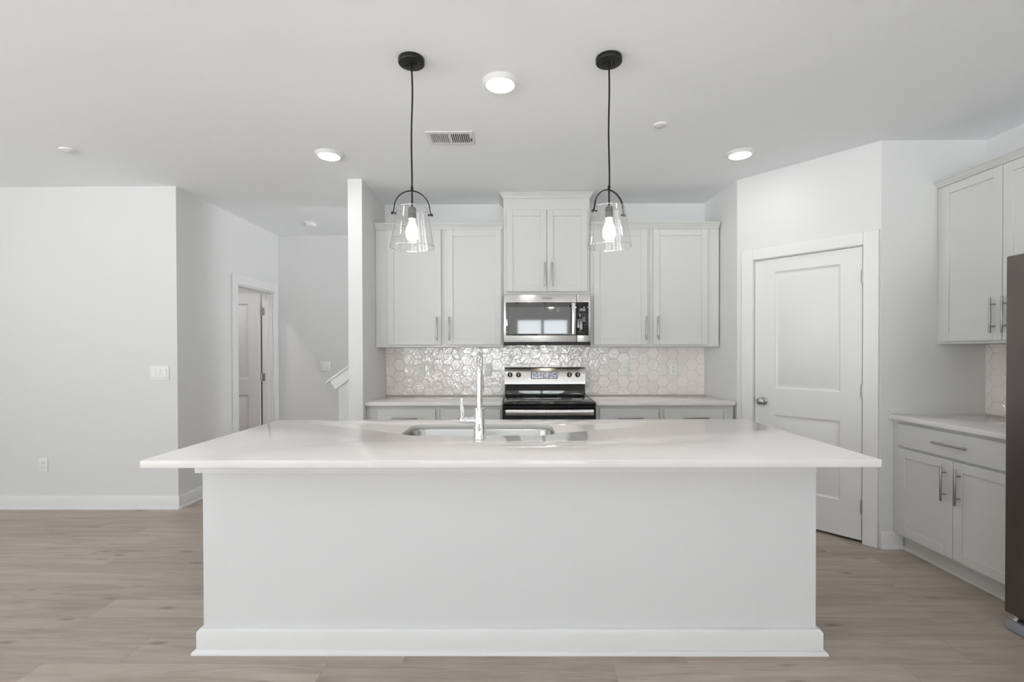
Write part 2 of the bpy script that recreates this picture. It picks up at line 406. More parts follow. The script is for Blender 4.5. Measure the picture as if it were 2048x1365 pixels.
# stair knee wall with sloping cap in the hall
def kz(u): return None
k0 = Vector((-1.775, 1.050)); ang = math.atan2(.137, .192)
sx = lambda x: 1.075 + (x + 1.775) * math.tan(ang)
b = B(); prism(b, [(-1.697, 0), (XS0, 0), (XS0, sx(XS0)-.02), (-1.697, sx(-1.697)-.02)], D+.001, D+.116, 'y'); struct('wall_stair_knee', b, M['wall'])
b = B()
dx, dz = math.cos(ang), math.sin(ang)
def capq(s0, s1, t0, t1, y0, y1):
    o = Vector((-1.815, 1.046))
    P = lambda s, t: (o.x + s*dx + t*dz, o.y + s*dz - t*dx)   # t measured downward perpendicular to the slope
    prism(b, [P(s0, t0), P(s1, t0), P(s1, t1), P(s0, t1)], y0, y1, 'y')
capq(0, .53, 0, .018, D-.035, D+.15)
capq(.035, .53, .018, .112, D-.018, D)
struct('trim_5', b, M['trim'], 'white sloping cap on the stair knee wall')

# ------------------------------------------------------------------ panelled doors
def panel_leaf(w, h, th, panels):
    """leaf local: x 0..w, z 0..h, front face y=0 (out=+y), moulded panels"""
    bm = B()
    xs = sorted({0, w, *[p[0] for p in panels], *[p[1] for p in panels]}); zs = sorted({0, h, *[p[2] for p in panels], *[p[3] for p in panels]})
    for sgn, yb in ((1, 0), (-1, -th)):
        for i in range(len(xs)-1):
            for j in range(len(zs)-1):
                xm, zm = (xs[i]+xs[i+1])/2, (zs[j]+zs[j+1])/2
                if any(p[0] < xm < p[1] and p[2] < zm < p[3] for p in panels): continue
                f = bm.faces.new([bm.verts.new((x, yb, z)) for x, z in ((xs[i], zs[j]), (xs[i+1], zs[j]), (xs[i+1], zs[j+1]), (xs[i], zs[j+1]))])
        for a, c, z0, z1 in panels:
            steps = [(0, 0), (.006, -.006), (.016, -.013), (.024, -.013), (.044, -.004)]
            rings = []
            for ins, dep in steps:
                rings.append([bm.verts.new((x, yb+sgn*dep, z)) for x, z in ((a+ins, z0+ins), (c-ins, z0+ins), (c-ins, z1-ins), (a+ins, z1-ins))])
            for r0, r1 in zip(rings, rings[1:]):
                for k in range(4): bm.faces.new((r0[k], r0[(k+1) % 4], r1[(k+1) % 4], r1[k]))
            bm.faces.new(rings[-1])
    for (xa, za), (xb, zb) in (((0, 0), (w, 0)), ((w, 0), (w, h)), ((w, h), (0, h)), ((0, h), (0, 0))):
        bm.faces.new([bm.verts.new(v) for v in ((xa, 0, za), (xb, 0, zb), (xb, -th, zb), (xa, -th, za))])
    bmesh.ops.remove_doubles(bm, verts=bm.verts, dist=1e-5); bmesh.ops.recalc_face_normals(bm, faces=bm.faces)
    return bm
# pantry door
lw = D1-D0
b = panel_leaf(lw, DZ-.018, .035, [(.13, lw-.145, .25, .815), (.13, lw-.145, 1.02, 1.93)])
bmesh.ops.transform(b, matrix=DIAG @ Matrix.Translation((D0, -.004, .018)), verts=b.verts)
pd = struct('door_1', b, M['door'], 'white two-panel pantry door in the diagonal wall'); 
b = B()
lathe(b, [(0, 0), (.031, 0), (.031, .004), (.024, .010), (.013, .012), (.011, .030), (.016, .036), (.026, .046), (.0285, .056), (.026, .066), (.016, .072), (0, .073)], 32,
      DIAG @ Matrix.Translation((.764, -.0035, .935)) @ Matrix.Rotation(-PI/2, 4, 'X'))
obj('knob', b, M['nickel'], pd, 'round satin nickel knob')
for zc in (1.842, 1.052, .252):
    b = B(); cyl(b, (0, 0, -.044), (0, 0, .044), .0065, 14); cyl(b, (0, 0, .044), (0, 0, .05), .004, 10); cyl(b, (0, 0, -.05), (0, 0, -.044), .004, 10)
    for q in (-.0265, -.009, .009, .0265): cyl(b, (0, 0, q-.0006), (0, 0, q+.0006), .0069, 14)
    bmesh.ops.transform(b, matrix=DIAG @ Matrix.Translation((D0-.003, .0075, zc)), verts=b.verts)
    obj('hinge', b, M['nickel'], pd)
b = B(); box(b, D1-.002, D1+.0035, -.03, -.0035, .905, .965, mx=DIAG); obj('latch_plate', b, M['nickel'], pd)
# hall room door, standing open at right angles to the hall
b = panel_leaf(.72, 2.005, .035, [(.13, .59, .25, .815), (.13, .59, 1.0, 1.885)])
MX = Matrix(((-1, 0, 0, XH-T-.012), (0, -1, 0, OY1-.058), (0, 0, 1, .014), (0, 0, 0, 1)))
bmesh.ops.transform(b, matrix=MX, verts=b.verts)
hd = struct('door_2', b, M['door'], 'white two-panel door standing open in the hall doorway')
for zc in (1.81, 1.035, .25):
    b = B(); box(b, XH-T-.004, XH-T+.034, OY1-.022, OY1-.0185, zc-.045, zc+.045, .002); cyl(b, (XH-T-.005, OY1-.028, zc-.045), (XH-T-.005, OY1-.028, zc+.045), .006, 12)
    obj('hinge', b, M['nickel'], hd)

# ------------------------------------------------------------------ cabinets (local: x along the run, y into the wall, door face y<0, z up)
def shaker(w, h, rail=.056, th=.019, flat=False):
    bm = B()
    if flat:
        return box(bm, 0, w, -th, 0, 0, h, .0025)
    box(bm, 0, rail, -th, 0, 0, h, .0015); box(bm, w-rail, w, -th, 0, 0, h, .0015)
    box(bm, rail, w-rail, -th, 0, 0, rail, .0015); box(bm, rail, w-rail, -th, 0, h-rail, h, .0015)
    box(bm, rail-.003, w-rail+.003, -th+.008, -.003, rail-.003, h-rail+.003)
    return bm
def pull(L, vertical, r=.006):
    bm = B(); o = -.030
    a, c = ((0, o, -L/2), (0, o, L/2)) if vertical else ((-L/2, o, 0), (L/2, o, 0))
    cyl(bm, a, c, r, 16, bev=.001)
    for s in (-.31, .31):
        p = (0, 0, s*L) if vertical else (s*L, 0, 0)
        cyl(bm, (p[0], 0, p[2]), (p[0], o, p[2]), r*.75, 12)
    return bm
def place(o, x, y, z): o.location = (x, y, z); return o
def add_door(root, x, z, w, h, hx, hz, hl=.208, vertical=True, kind='door', flat=False, label=None):
    d = obj(kind, shaker(w, h, flat=flat), M['cab'], root, label); place(d, x, -.0015, z)
    p = obj('handle', pull(hl, vertical), M['nickel'], d, 'brushed nickel bar handle'); place(p, hx-x, -.0188, hz-z)
    return d
CROWN = [(0, 0), (-.005, 0), (-.005, .009), (-.011, .010), (-.014, .022), (-.020, .023), (-.022, .030), (-.036, .041), (-.036, .045), (-.042, .046), (-.042, .056), (0, .056)]
def crown(bm, x0, x1, z, dep, s=1.0, ends=(True, True)):
    """crown along the front (y=0 face) with mitred returns"""
    t = B(); rings = []
    for px in ('L0', 'L', 'R', 'R0'):
        ring = []
        for o, zz in CROWN:
            o *= s; zz *= s
            xl = x0 + (o if ends[0] else 0); xr = x1 - (o if ends[1] else 0)
            X = xl if px[0] == 'L' else xr; Y = dep if px.endswith('0') else o
            ring.append(t.verts.new((X, Y, z+zz)))
        rings.append(ring)
    n = len(CROWN)
    for a, c in zip(rings, rings[1:]):
        for k in range(n-1): t.faces.new((a[k], a[k+1], c[k+1], c[k]))
    t.faces.new([r[0] for r in rings]); t.faces.new([r[-2] for r in rings][::-1]) if False else None
    # top cover
    t.faces.new([r[-2] for r in rings])
    bmesh.ops.remove_doubles(t, verts=t.verts, dist=1e-6); bmesh.ops.recalc_face_normals(t, faces=t.faces)
    join(bm, t)

YU = D-.328           # face-frame plane of the back uppers
UZ0, UZ1 = 1.372, 2.412
def upper_box(w, z1=UZ1, z0=UZ0, dep=.326):
    b = B(); box(b, 0, w, 0, dep, z0, z1, .0012); return b
# left pair
c1 = thing('wall_cabinet', 'pale grey single-door wall cabinet next to the white stub wall', 'cabinet', (XS1+.002, YU, 0), 0, 'wall cabinets on the back wall')
obj('body', upper_box(.612), M['cab'], c1)
ox = XS1+.002
add_door(c1, -1.131-ox, 1.394, .476, 1.016, -.690-ox, 1.535)
c2 = thing('wall_cabinet', 'pale grey single-door wall cabinet touching the microwave side, handle at its outer edge', 'cabinet', (-.629, YU, 0), 0, 'wall cabinets on the back wall')
c2['label'] = 'pale grey single-door wall cabinet above the outlet nearest the faucet'
obj('body', upper_box(.526), M['cab'], c2)
add_door(c2, -.606+.629, 1.394, .485, 1.016, -.582+.629, 1.535)
cr = B(); crown(cr, XS1+.003, -.104, UZ1+.001, .32, 1.0, (False, False)); 
o = obj('crown_moulding', cr, M['cab']); o.location = (0, YU, 0); tag(o, 'pale grey crown moulding over the two wall cabinets beside the stub wall', 'moulding')
# centre cabinet over the microwave
YC = YU-.006
c3 = thing('wall_cabinet', 'raised two-door wall cabinet above the microwave reaching the ceiling', 'cabinet', (-.101, YC, 0), 0, 'wall cabinets on the back wall')
b = B(); box(b, 0, .765, 0, .33, 1.835, 2.688, .0012); obj('body', b, M['cab'], c3)
add_door(c3, .027, 1.862, .3555, .722, .366, 2.012)
add_door(c3, .3855, 1.862, .3555, .722, .428, 2.012)
b = B(); crown(b, 0, .765, H-.002-.056*.9, .33, .9); obj('crown_moulding', b, M['cab'], c3)
# right pair
c4 = thing('wall_cabinet', 'pale grey single-door wall cabinet just past the microwave controls', 'cabinet', (.668, YU, 0), 0, 'wall cabinets on the back wall')
obj('body', upper_box(.528), M['cab'], c4); add_door(c4, .697-.668, 1.390, .474, 1.018, 1.156-.668, 1.535)
c5 = thing('wall_cabinet', 'pale grey single-door wall cabinet at the corner toward the pantry wall', 'cabinet', (1.197, YU, 0), 0, 'wall cabinets on the back wall')
obj('body', upper_box(.611), M['cab'], c5); add_door(c5, 1.222-1.197, 1.390, .482, 1.018, 1.262-1.197, 1.535)
cr = B(); crown(cr, .669, 1.806, UZ1+.001, .32, 1.0, (False, False))
o = obj('crown_moulding', cr, M['cab']); o.location = (0, YU, 0); tag(o, 'pale grey crown moulding over the two wall cabinets beside the pantry wall', 'moulding')

# base cabinets on the back wall
YB = 4.045
def base_body(w, h=.882, dep=.612, toe=.07):
    b = B(); box(b, 0, w, 0, dep, .105, h, .0012); box(b, 0, w, toe, dep, 0, .106); return b
def base_cab(name, x0, w, dr, doors, label, hxs):
    c = thing('base_cabinet', label, 'cabinet', (x0, YB, 0), 0, 'base cabinets on the back wall')
    obj('body', base_body(w), M['cab'], c)
    add_door(c, dr[0]-x0, .705, dr[1]-dr[0], .150, hxs-x0, .782, .208, False, 'drawer', True)
    add_door(c, dr[0]-x0, .125, dr[1]-dr[0], .565, (dr[1]-.035)-x0 if doors else dr[0]+.035-x0, .56)
    return c
def ux(u): return (u-1030.3)/240.9 - .002    # only used for the drawer fronts' spans along the run
base_cab('a', XS1+.003, .610, (-1.146, -.664), True, 'base cabinet against the stub wall with top drawer', -.912)
base_cab('b', -.628, .522, (-.613, -.124), False, 'base cabinet between the stub-wall cabinet and the range', -.370)
base_cab('c', .669, .530, (.700, 1.182), True, 'base cabinet touching the range on its knob-free oven side', .946)['label'] = 'base cabinet between the range and the corner base cabinet'
base_cab('d', 1.201, .607, (1.232, 1.715), False, 'base cabinet in the corner beside the pantry wall', 1.484)

# worktops on the back wall
b = B(); box(b, XS1+.002, -.106, 4.008, D-.012, .884, .914, .002, 2); tag(obj('countertop', b, M['quartz']), 'white quartz worktop between the stub wall and the range', 'worktop')
b = B(); box(b, .669, XR-.002, 4.008, D-.012, .884, .914, .002, 2); tag(obj('countertop', b, M['quartz']), 'white quartz worktop between the range and the pantry wall', 'worktop')

# ------------------------------------------------------------------ hexagonal tile backsplash
def clip(poly, x0, x1, z0, z1):
    def cut(P, f, ip):
        out = []
        for i in range(len(P)):
            a, c = P[i], P[(i+1) % len(P)]; fa, fc = f(a), f(c)
            if fa: out.append(a)
            if fa != fc: out.append(ip(a, c))
        return out
    ipx = lambda X: (lambda a, c: (X, a[1]+(c[1]-a[1])*(X-a[0])/(c[0]-a[0])))
    ipz = lambda Zv: (lambda a, c: (a[0]+(c[0]-a[0])*(Zv-a[1])/(c[1]-a[1]), Zv))
    P = cut(poly, lambda p: p[0] >= x0, ipx(x0))
    if P: P = cut(P, lambda p: p[0] <= x1, ipx(x1))
    if P: P = cut(P, lambda p: p[1] >= z0, ipz(z0))
    if P: P = cut(P, lambda p: p[1] <= z1, ipz(z1))
    return P
def hex_tiles(x0, x1, z0, z1, offx, offz):
    """local: x along, y=0 grout face, tiles stand out toward -y"""
    bm = B(); s = .0622; gap = .0014; cw = 1.5*s; rh = math.sqrt(3)*s
    nx = int((x1-x0)/cw)+3; nz = int((z1-z0)/rh)+3
    for i in range(-1, nx):
        for j in range(-1, nz):
            cx = x0+offx+i*cw; cz = z0+offz+(j+(.5 if i % 2 else 0))*rh
            hexp = [(cx+(s-gap)*math.cos(k*PI/3), cz+(s-gap)*math.sin(k*PI/3)) for k in range(6)]
            P = clip(hexp, x0, x1, z0, z1)
            if len(P) < 3: continue
            ar = abs(sum(P[k][0]*P[(k+1) % len(P)][1]-P[(k+1) % len(P)][0]*P[k][1] for k in range(len(P))))/2
            if ar < 2e-5: continue
            mx_, mz_ = sum(p[0] for p in P)/len(P), sum(p[1] for p in P)/len(P)
            tx, tz = random.gauss(0, .006), random.gauss(0, .006)
            def Y(p, base): return -(base + tx*(p[0]-cx) + tz*(p[1]-cz))
            lo = [bm.verts.new((p[0], 0, p[1])) for p in P]
            md = [bm.verts.new((p[0], Y(p, .0018), p[1])) for p in P]
            def ins(p, q=.0022):
                d = Vector((mx_-p[0], mz_-p[1])); L = d.length; d = d/L if L > 1e-6 else d
                return (p[0]+d.x*q, p[1]+d.y*q)
            tp = [bm.verts.new((ins(p)[0], Y(ins(p), .0032), ins(p)[1])) for p in P]
            n = len(P)
            for k in range(n):
                m2 = (k+1) % n
                bm.faces.new((lo[k], lo[m2], md[m2], md[k])); bm.faces.new((md[k], md[m2], tp[m2], tp[k]))
            bm.faces.new(tp)
    bmesh.ops.recalc_face_normals(bm, faces=bm.faces)
    return bm
t = thing('tile_backsplash', 'glossy off-white hexagon tile backsplash behind the range', 'backsplash', (0, D, 0))
b = B(); box(b, XS1+.002, XR-.002, -.0045, -.0005, .885, 1.368); box(b, -.099, .664, -.0045, -.0005, 1.37, 1.43); obj('grout', b, M['grout'], t)
b = hex_tiles(XS1+.003, XR-.003, .9155, 1.3715, .035, .02)
o = obj('tiles', b, M['tile'], t, smooth=10); o.location = (0, -.0045, 0)
b = hex_tiles(-.098, .663, 1.3725, 1.43, .06, .05); o = obj('tiles', b, M['tile'], t, smooth=10); o.location = (0, -.0045, 0)
t = thing('tile_backsplash', 'off-white hexagon tile backsplash on the wall beside the fridge', 'backsplash', (XW, YP, 0), -PI/2)
b = B(); box(b, .0, .93, -.0045, -.0005, .885, 1.36); obj('grout', b, M['grout'], t)
b = hex_tiles(.003, .93, .9065, 1.3715, .085, .03); o = obj('tiles', b, M['tile'], t, smooth=10); o.location = (0, -.0045, 0)

# ------------------------------------------------------------------ right-hand run
XF = 2.545
c = thing('base_cabinet', 'pale grey base cabinet with one drawer and two doors beside the fridge', 'cabinet', (XF, YP-.002, 0), -PI/2)
W = .922
b = B(); box(b, 0, W, 0, .612, .105, .873, .0012); box(b, 0, W, .065, .612, 0, .106); obj('body', b, M['cab'], c)
b = B(); prism(b, [(0, 0), (-.014, 0), (-.012, .009), (-.005, .016), (0, .018)], 0, W, 'x'); o = obj('shoe_moulding', b, M['cab'], c); o.location = (0, .0645, 0)
add_door(c, .058, .706, .812, .148, .465, .782, .225, False, 'drawer', True)
add_door(c, .058, .122, .404, .570, .418, .552, .208)
add_door(c, .466, .122, .404, .570, .510, .552, .208)
b = B(); box(b, XF-.038, XW-.011, YP-.924, YP-.002, .875, .905, .002, 2); tag(obj('countertop', b, M['quartz']), 'white quartz worktop on the cabinet beside the fridge', 'worktop')
XU = 2.832
c = thing('wall_cabinet', 'pale grey two-door wall cabinet with crown moulding above the fridge-side worktop', 'cabinet', (XU, YP-.002, 0), -PI/2)
b = B(); box(b, 0, W, 0, .326, 1.374, 2.412, .0012); obj('body', b, M['cab'], c)
add_door(c, .050, 1.392, .402, 1.012, .412, 1.538)
add_door(c, .456, 1.392, .402, 1.012, .482, 1.538)
b = B(); crown(b, .002, W, 2.413, .326, .75, (False, False)); obj('crown_moulding', b, M['cab'], c)

# fridge (front faces -x)
f = thing('refrigerator', 'dark stainless refrigerator cut off by the picture edge', 'refrigerator', (2.40, 2.335, 0), -PI/2)
b = B(); box(b, .004, .906, 0, .70, .03, 1.765, .004, 2); obj('body', b, M['dsteel'], f)
b = B(); box(b, .002, .452, -.065, -.004, .085, 1.78, .008, 3); d = obj('door', b, M['dsteel'], f)
b = B(); tube(b, [(.415, -.066, .85), (.415, -.105, .87), (.415, -.105, 1.55), (.415, -.066, 1.57)], .011); obj('handle', b, M['steel'], d)
b = B(); box(b, .458, .908, -.065, -.004, .085, 1.78, .008, 3); d = obj('door', b, M['dsteel'], f)
b = B(); tube(b, [(.495, -.066, .85), (.495, -.105, .87), (.495, -.105, 1.55), (.495, -.066, 1.57)], .011); obj('handle', b, M['steel'], d)
b = B(); box(b, .0, .910, -.055, -.006, .004, .055, .004, 2); obj('toe_grille', b, M['fgrey'], f)
b = B(); cyl(b, (.03, -.035, .055), (.03, -.035, .085), .02, 20); box(b, .01, .05, -.055, -.015, .056, .066, .003); obj('lower_hinge', b, M['steel'], f)

# ------------------------------------------------------------------ island
IX0, IX1, IY0, IY1 = -1.392, 1.327, 2.152, 2.93
isl = thing('kitchen_island', 'long white panelled kitchen island with baseboard', 'island', (0, 0, 0))
isl.location = ((IX0+IX1)/2, IY0, 0); ic = isl.location.copy()
def loc0(bm): bmesh.ops.translate(bm, vec=-ic, verts=bm.verts); return bm
b = B()
SX0, SX1, SY0, SY1 = -.586, .206, 2.425, 2.825   # sink cutout
# body leaves a well for the basin
box(b, IX0, IX1, IY0, IY0+.05, 0, .882); box(b, IX0, IX0+.03, IY0+.05, IY1, 0, .882); box(b, IX1-.03, IX1, IY0+.05, IY1, 0, .882)
box(b, IX0+.03, IX1-.03, IY1-.02, IY1, .1, .882); box(b, IX0+.03, IX1-.03, IY0+.05, IY1-.02, .1, .12)
box(b, IX0+.03, SX0-.1, IY0+.05, IY1-.02, .86, .882); box(b, SX1+.1, IX1-.03, IY0+.05, IY1-.02, .86, .882)
obj('body', loc0(b), M['island'], isl)
def ring_base(bm, prof, x0, x1, y0, y1):
    """profile (out,z) wrapped round left side, front, right side with mitres"""
    rings = []
    for cnr in range(4):
        ring = []
        for o, z in prof:
            X = (x0-o) if cnr < 2 else (x1+o); Y = y1 if cnr in (0, 3) else y0-o
            ring.append(bm.verts.new((X, Y, z)))
        rings.append(ring)
    n = len(prof)
    for a, c in zip(rings, rings[1:]):
        for k in range(n): bm.faces.new((a[k], a[(k+1) % n], c[(k+1) % n], c[k]))
    bm.faces.new(rings[0]); bm.faces.new(rings[-1][::-1])
    bmesh.ops.recalc_face_normals(bm, faces=bm.faces)
b = B(); ring_base(b, [(0.0005, 0), (.021, 0), (.021, .094), (.012, .106), (.0005, .109)], IX0, IX1, IY0, IY1); obj('baseboard', loc0(b), M['trim'], isl)
b = B(); ring_base(b, [(.0215, 0), (.036, 0), (.036, .006), (.033, .013), (.027, .018), (.0215, .020)], IX0, IX1, IY0, IY1); obj('shoe_moulding', loc0(b), M['trim'], isl)
b = B(); box(b, IX0-.034, IX0-.0005, IY0-.004, IY1, .796, .8815, .002); box(b, IX0-.0005, IX1, IY0-.0045, IY0-.0005, .796, .8815, .001); obj('trim_band', loc0(b), M['trim'], isl)
# worktop with a rounded cutout
def rrect(x0, x1, y0, y1, r, n=10):
    P = []
    for cx, cy_, a0 in ((x1-r, y1-r, 0), (x0+r, y1-r, PI/2), (x0+r, y0+r, PI), (x1-r, y0+r, 1.5*PI)):
        for k in range(n+1): P.append((cx+r*math.cos(a0+k*PI/2/n), cy_+r*math.sin(a0+k*PI/2/n)))
    return P
b = B()
CX0, CX1, CY0, CY1 = -1.461, 1.412, 1.876, 2.995
outer = [b.verts.new((x, y, .914)) for x, y in rrect(CX0, CX1, CY0, CY1, .006, 3)]
inner = [b.verts.new((x, y, .914)) for x, y in rrect(SX0, SX1, SY0, SY1, .095, 12)]
eo = [b.edges.new((outer[i], outer[(i+1) % len(outer)])) for i in range(len(outer))]
ei = [b.edges.new((inner[i], inner[(i+1) % len(inner)])) for i in range(len(inner))]
r = bmesh.ops.triangle_fill(b, edges=eo+ei, use_beauty=True, normal=(0, 0, 1))
bmesh.ops.dissolve_limit(b, angle_limit=.01, verts=b.verts, edges=[x for x in b.edges if len(x.link_faces) == 2])
ex = bmesh.ops.extrude_face_region(b, geom=b.faces[:])
bmesh.ops.translate(b, vec=(0, 0, -.030), verts=[v for v in ex['geom'] if isinstance(v, bmesh.types.BMVert)])
bmesh.ops.recalc_face_normals(b, faces=b.faces)
es = [x for x in b.edges if x.calc_face_angle(0) > 1.2]
bmesh.ops.bevel(b, geom=es, offset=.0025, segments=2, affect='EDGES', profile=.5)
tag(obj('countertop', b, M['quartz'], smooth=50), 'long white quartz worktop on the island around the sink', 'worktop')
# sink basin
b = B(); rings = []
for ins, z in ((-.02, .8825), (-.004, .8825), (.0, .872), (.006, .72), (.02, .695), (.05, .683), (.16, .679)):
    rings.append([b.verts.new((x, y, z)) for x, y in rrect(SX0+ins, SX1-ins, SY0+ins, SY1-ins, max(.095-ins*.3, .03), 10)])
for a, c_ in zip(rings, rings[1:]):
    for k in range(len(a)): b.faces.new((a[k], a[(k+1) % len(a)], c_[(k+1) % len(a)], c_[k]))
b.faces.new(rings[-1]); bmesh.ops.recalc_face_normals(b, faces=b.faces); bmesh.ops.reverse_faces(b, faces=b.faces)
cxs, cys = (SX0+SX1)/2, (SY0+SY1)/2
for v in b.verts: v.co -= Vector((cxs, cys, .68))
sk = thing('sink', 'stainless undermount sink set in the island worktop', 'sink', (cxs, cys, .68))
o = obj('basin', b, M['sinksteel'], sk)
so = o.modifiers.new('thickness', 'SOLIDIFY'); so.thickness = .0015; so.offset = -1
b = B(); lathe(b, [(0, -.001), (.02, -.001), (.03, .001), (.045, .0035), (.055, .002), (.055, -.002)], 28, Matrix.Translation((0, 0, .0005))); obj('drain', b, M['chrome'], sk)
# faucet
FX, FY = -.172, 2.345
fc = thing('faucet', 'tall chrome gooseneck kitchen faucet on the island', 'faucet', (FX, FY, .914))
b = B(); lathe(b, [(0, 0.0005), (.0315, 0.0005), (.0315, .004), (.0292, .007), (.0285, .060), (.0255, .068), (.0250, .148), (.022, .151), (0, .151)], 36); obj('base', b, M['chrome'], fc)
b = B()
pts = [(0, 0, .145), (0, 0, .22), (0, 0, .31)]
for k in range(1, 15):
    a = k*PI/14; pts.append((-.010*k/14, .095-.095*math.cos(a), .31+.095*math.sin(a)))
pts.append((-.010, .19, .30))
tube(b, pts, .0145, 20); obj('spout', b, M['chrome'], fc)
b = B(); lathe(b, [(0, 0), (.0185, 0), (.0195, .006), (.0215, .03), (.0175, .085), (.0155, .095), (0, .095)], 28, Matrix.Translation((-.010, .19, .208))); obj('spray_head', b, M['chrome'], fc)
b = B(); cyl(b, (-.018, 0, .088), (-.080, 0, .088), .0165, 24, bev=.002); cyl(b, (-.080, 0, .088), (-.094, 0, .088), .0165, 24, r2=.014, bev=.001)
hn = obj('handle_body', b, M['chrome'], fc)
b = B(); tube(b, [(-.083, 0, .10), (-.084, -.001, .13), (-.087, -.003, .195)], .0065, 14, flat=(.0085, .0055, (1, 0, 0))); obj('lever', b, M['chrome'], hn)

# ------------------------------------------------------------------ range (local: x 0..0.76, front y=0, z up)
RW = .758
rg = thing('range', 'stainless and black electric range with four knobs', 'range', (-.100, 3.985, 0))
b = B(); box(b, 0, RW, .035, .645, .02, .893, .003); obj('body', b, M['benamel'], rg)
b = B(); box(b, .006, RW-.006, -.004, .605, .900, .918, .005, 2); box(b, 0, RW, -.008, .604, .894, .909, .004, 2); ck = obj('cooktop', b, M['bglass'], rg)
for bx_, by_, br_ in ((.2, .16, .085), (.56, .16, .11), (.2, .44, .085), (.56, .44, .075)):
    b = B(); lathe(b, [(br_, .9182), (br_+.0015, .9184), (br_+.003, .9182)], 48, Matrix.Translation((bx_, by_, 0)))
    obj('burner_ring', b, M['key'], ck)
b = B(); box(b, 0, RW, .004, .034, .862, .892, .003); box(b, .002, RW-.002, .002, .034, .225, .855, .004, 2); od = obj('oven_door', b, M['benamel'], rg)
b = B()
hp = []
for k in range(21):
    s = k/20; hp.append((.022+s*(RW-.044), -.040-.012*math.sin(PI*s), .836))
tube(b, hp, .01, 16, flat=(.024, .008, (0, 0, 1)))
for xx in (.04, RW-.04): box(b, xx-.012, xx+.012, -.040, .004, .822, .842, .003)
obj('handle', b, M['steel'], od)
b = B(); box(b, .002, RW-.002, .004, .034, .05, .215, .004, 2); obj('storage_drawer', b, M['steel'], rg)
# backguard: leaning face
BG = .004
b = B(); prism(b, [(.565, .919), (.6605, .919), (.6605, 1.178), (.600, 1.178), (.588, 1.170), (.575, 1.025), (.585, 1.018)], BG+.0, RW-BG, 'x')
bk = obj('backguard', b, M['benamel'], rg)
b = B()
prism(b, [(.5845, 1.166), (.5975, 1.1815), (.6605, 1.1815), (.6605, 1.1785), (.5995, 1.1785), (.5885, 1.166), (.5760, 1.0265), (.5850, 1.0190), (.583, 1.0165), (.5715, 1.0255)], 0, RW, 'x')
st = obj('steel_panel', b, M['steel'], bk)
b = B(); prism(b, [(.561, .932), (.5655, .932), (.5725, 1.006), (.561, 1.006)], .02, RW-.02, 'x'); obj('glass_strip', b, M['mglass'], bk)
# controls sit on the leaning panel
tilt = math.atan2(.5845-.5715, 1.166-1.0255)
CM = Matrix.Translation((0, .5715, 1.0255)) @ Matrix.Rotation(-tilt, 4, 'X')
for xk in (.052, .131, .608, .686):
    b = B(); lathe(b, [(0, 0), (.0235, 0), (.0235, .004), (.020, .006), (.018, .022), (.0165, .024), (0, .024)], 28, CM @ Matrix.Translation((xk, -.0005, .088)) @ Matrix.Rotation(PI/2, 4, 'X'))
    kn = obj('knob', b, M['black'], bk)
    b = B(); box(b, xk-.0028, xk+.0028, -.029, -.0215, .071, .105, .001, mx=CM); obj('pointer', b, M['steel'], kn)
b = B(); box(b, .247, .500, -.0035, .0005, .048, .117, .001, mx=CM); dp = obj('control_display', b, M['bglass'], bk)
b = B(); box(b, .252, .495, -.0042, -.0036, .052, .113, .0, mx=CM)
# crumpled protective film still stuck over the display
obj('protective_film', b, M['film'], dp)
b = B()
for xx in (.012, RW-.012):
    for zz in (.945, .965, .985, 1.005): cyl(b, (xx, .576, zz), (xx, .568, zz), .002, 8)
obj('screw', b, M['steel'], bk)
for o_ in list(bk.children):
    if o_.name.startswith('screw'): o_['kind'] = 'stuff'

# ------------------------------------------------------------------ microwave
MW = .757; MH = .425
mo = thing('microwave', 'stainless over-the-range microwave with black glass door', 'microwave', (-.0985, 4.245, 1.398))
b = B(); box(b, .001, MW-.001, .03, .40, 0, MH+.006, .002); obj('body', b, M['benamel'], mo)
b = B(); box(b, 0, MW, .004, .03, -.012, .012, .003); obj('vent_grille', b, M['benamel'], mo)
for lx in (.40,):
    b = B(); box(b, lx-.035, lx+.035, .10, .15, -.0035, .0005, .001); obj('cooktop_lamp', b, M['hoodlamp'], mo)
DS = .636   # split between door and control side
b = B(); box(b, 0, DS-.001, 0, .029, .014, MH+.006, .004, 2); dr = obj('door', b, M['steel'], mo)
b = B(); box(b, .018, DS-.0015, -.003, .004, .072, MH-.062, .004, 2); dg = obj('door_glass', b, M['mglass'], dr)
b = B(); box(b, .036, .585, -.0042, -.0031, .088, .320); obj('window', b, M['win'], dg)
b = B(); hp = [(.605, -.030-.012*math.sin(PI*k/16), .084+.268*k/16) for k in range(17)]
tube(b, hp, .01, 16, flat=(.017, .007, (1, 0, 0)))
for zz in (.10, .335): box(b, .597, .613, -.032, -.003, zz-.01, zz+.01, .002)
obj('handle', b, M['steel'], dr)
b = B(); box(b, DS+.001, MW, 0, .029, .014, MH+.006, .004, 2); cp = obj('control_panel', b, M['steel'], mo)
b = B(); box(b, DS+.0015, MW-.017, -.003, .004, .072, MH-.062, .004, 2); kp = obj('keypad', b, M['bglass'], cp)
b = B(); box(b, DS+.026, DS+.075, -.0036, -.0031, .285, .308); obj('display', b, M['lcd'], kp)
b = B()
for i in range(3):
    for j in range(9):
        x_ = DS+.028+i*.022; z_ = .262-j*.0175
        box(b, x_-.005, x_+.005, -.0036, -.0031, z_-.0022, z_+.0022)
obj('key_print', b, M['key'], kp)['kind'] = 'stuff'
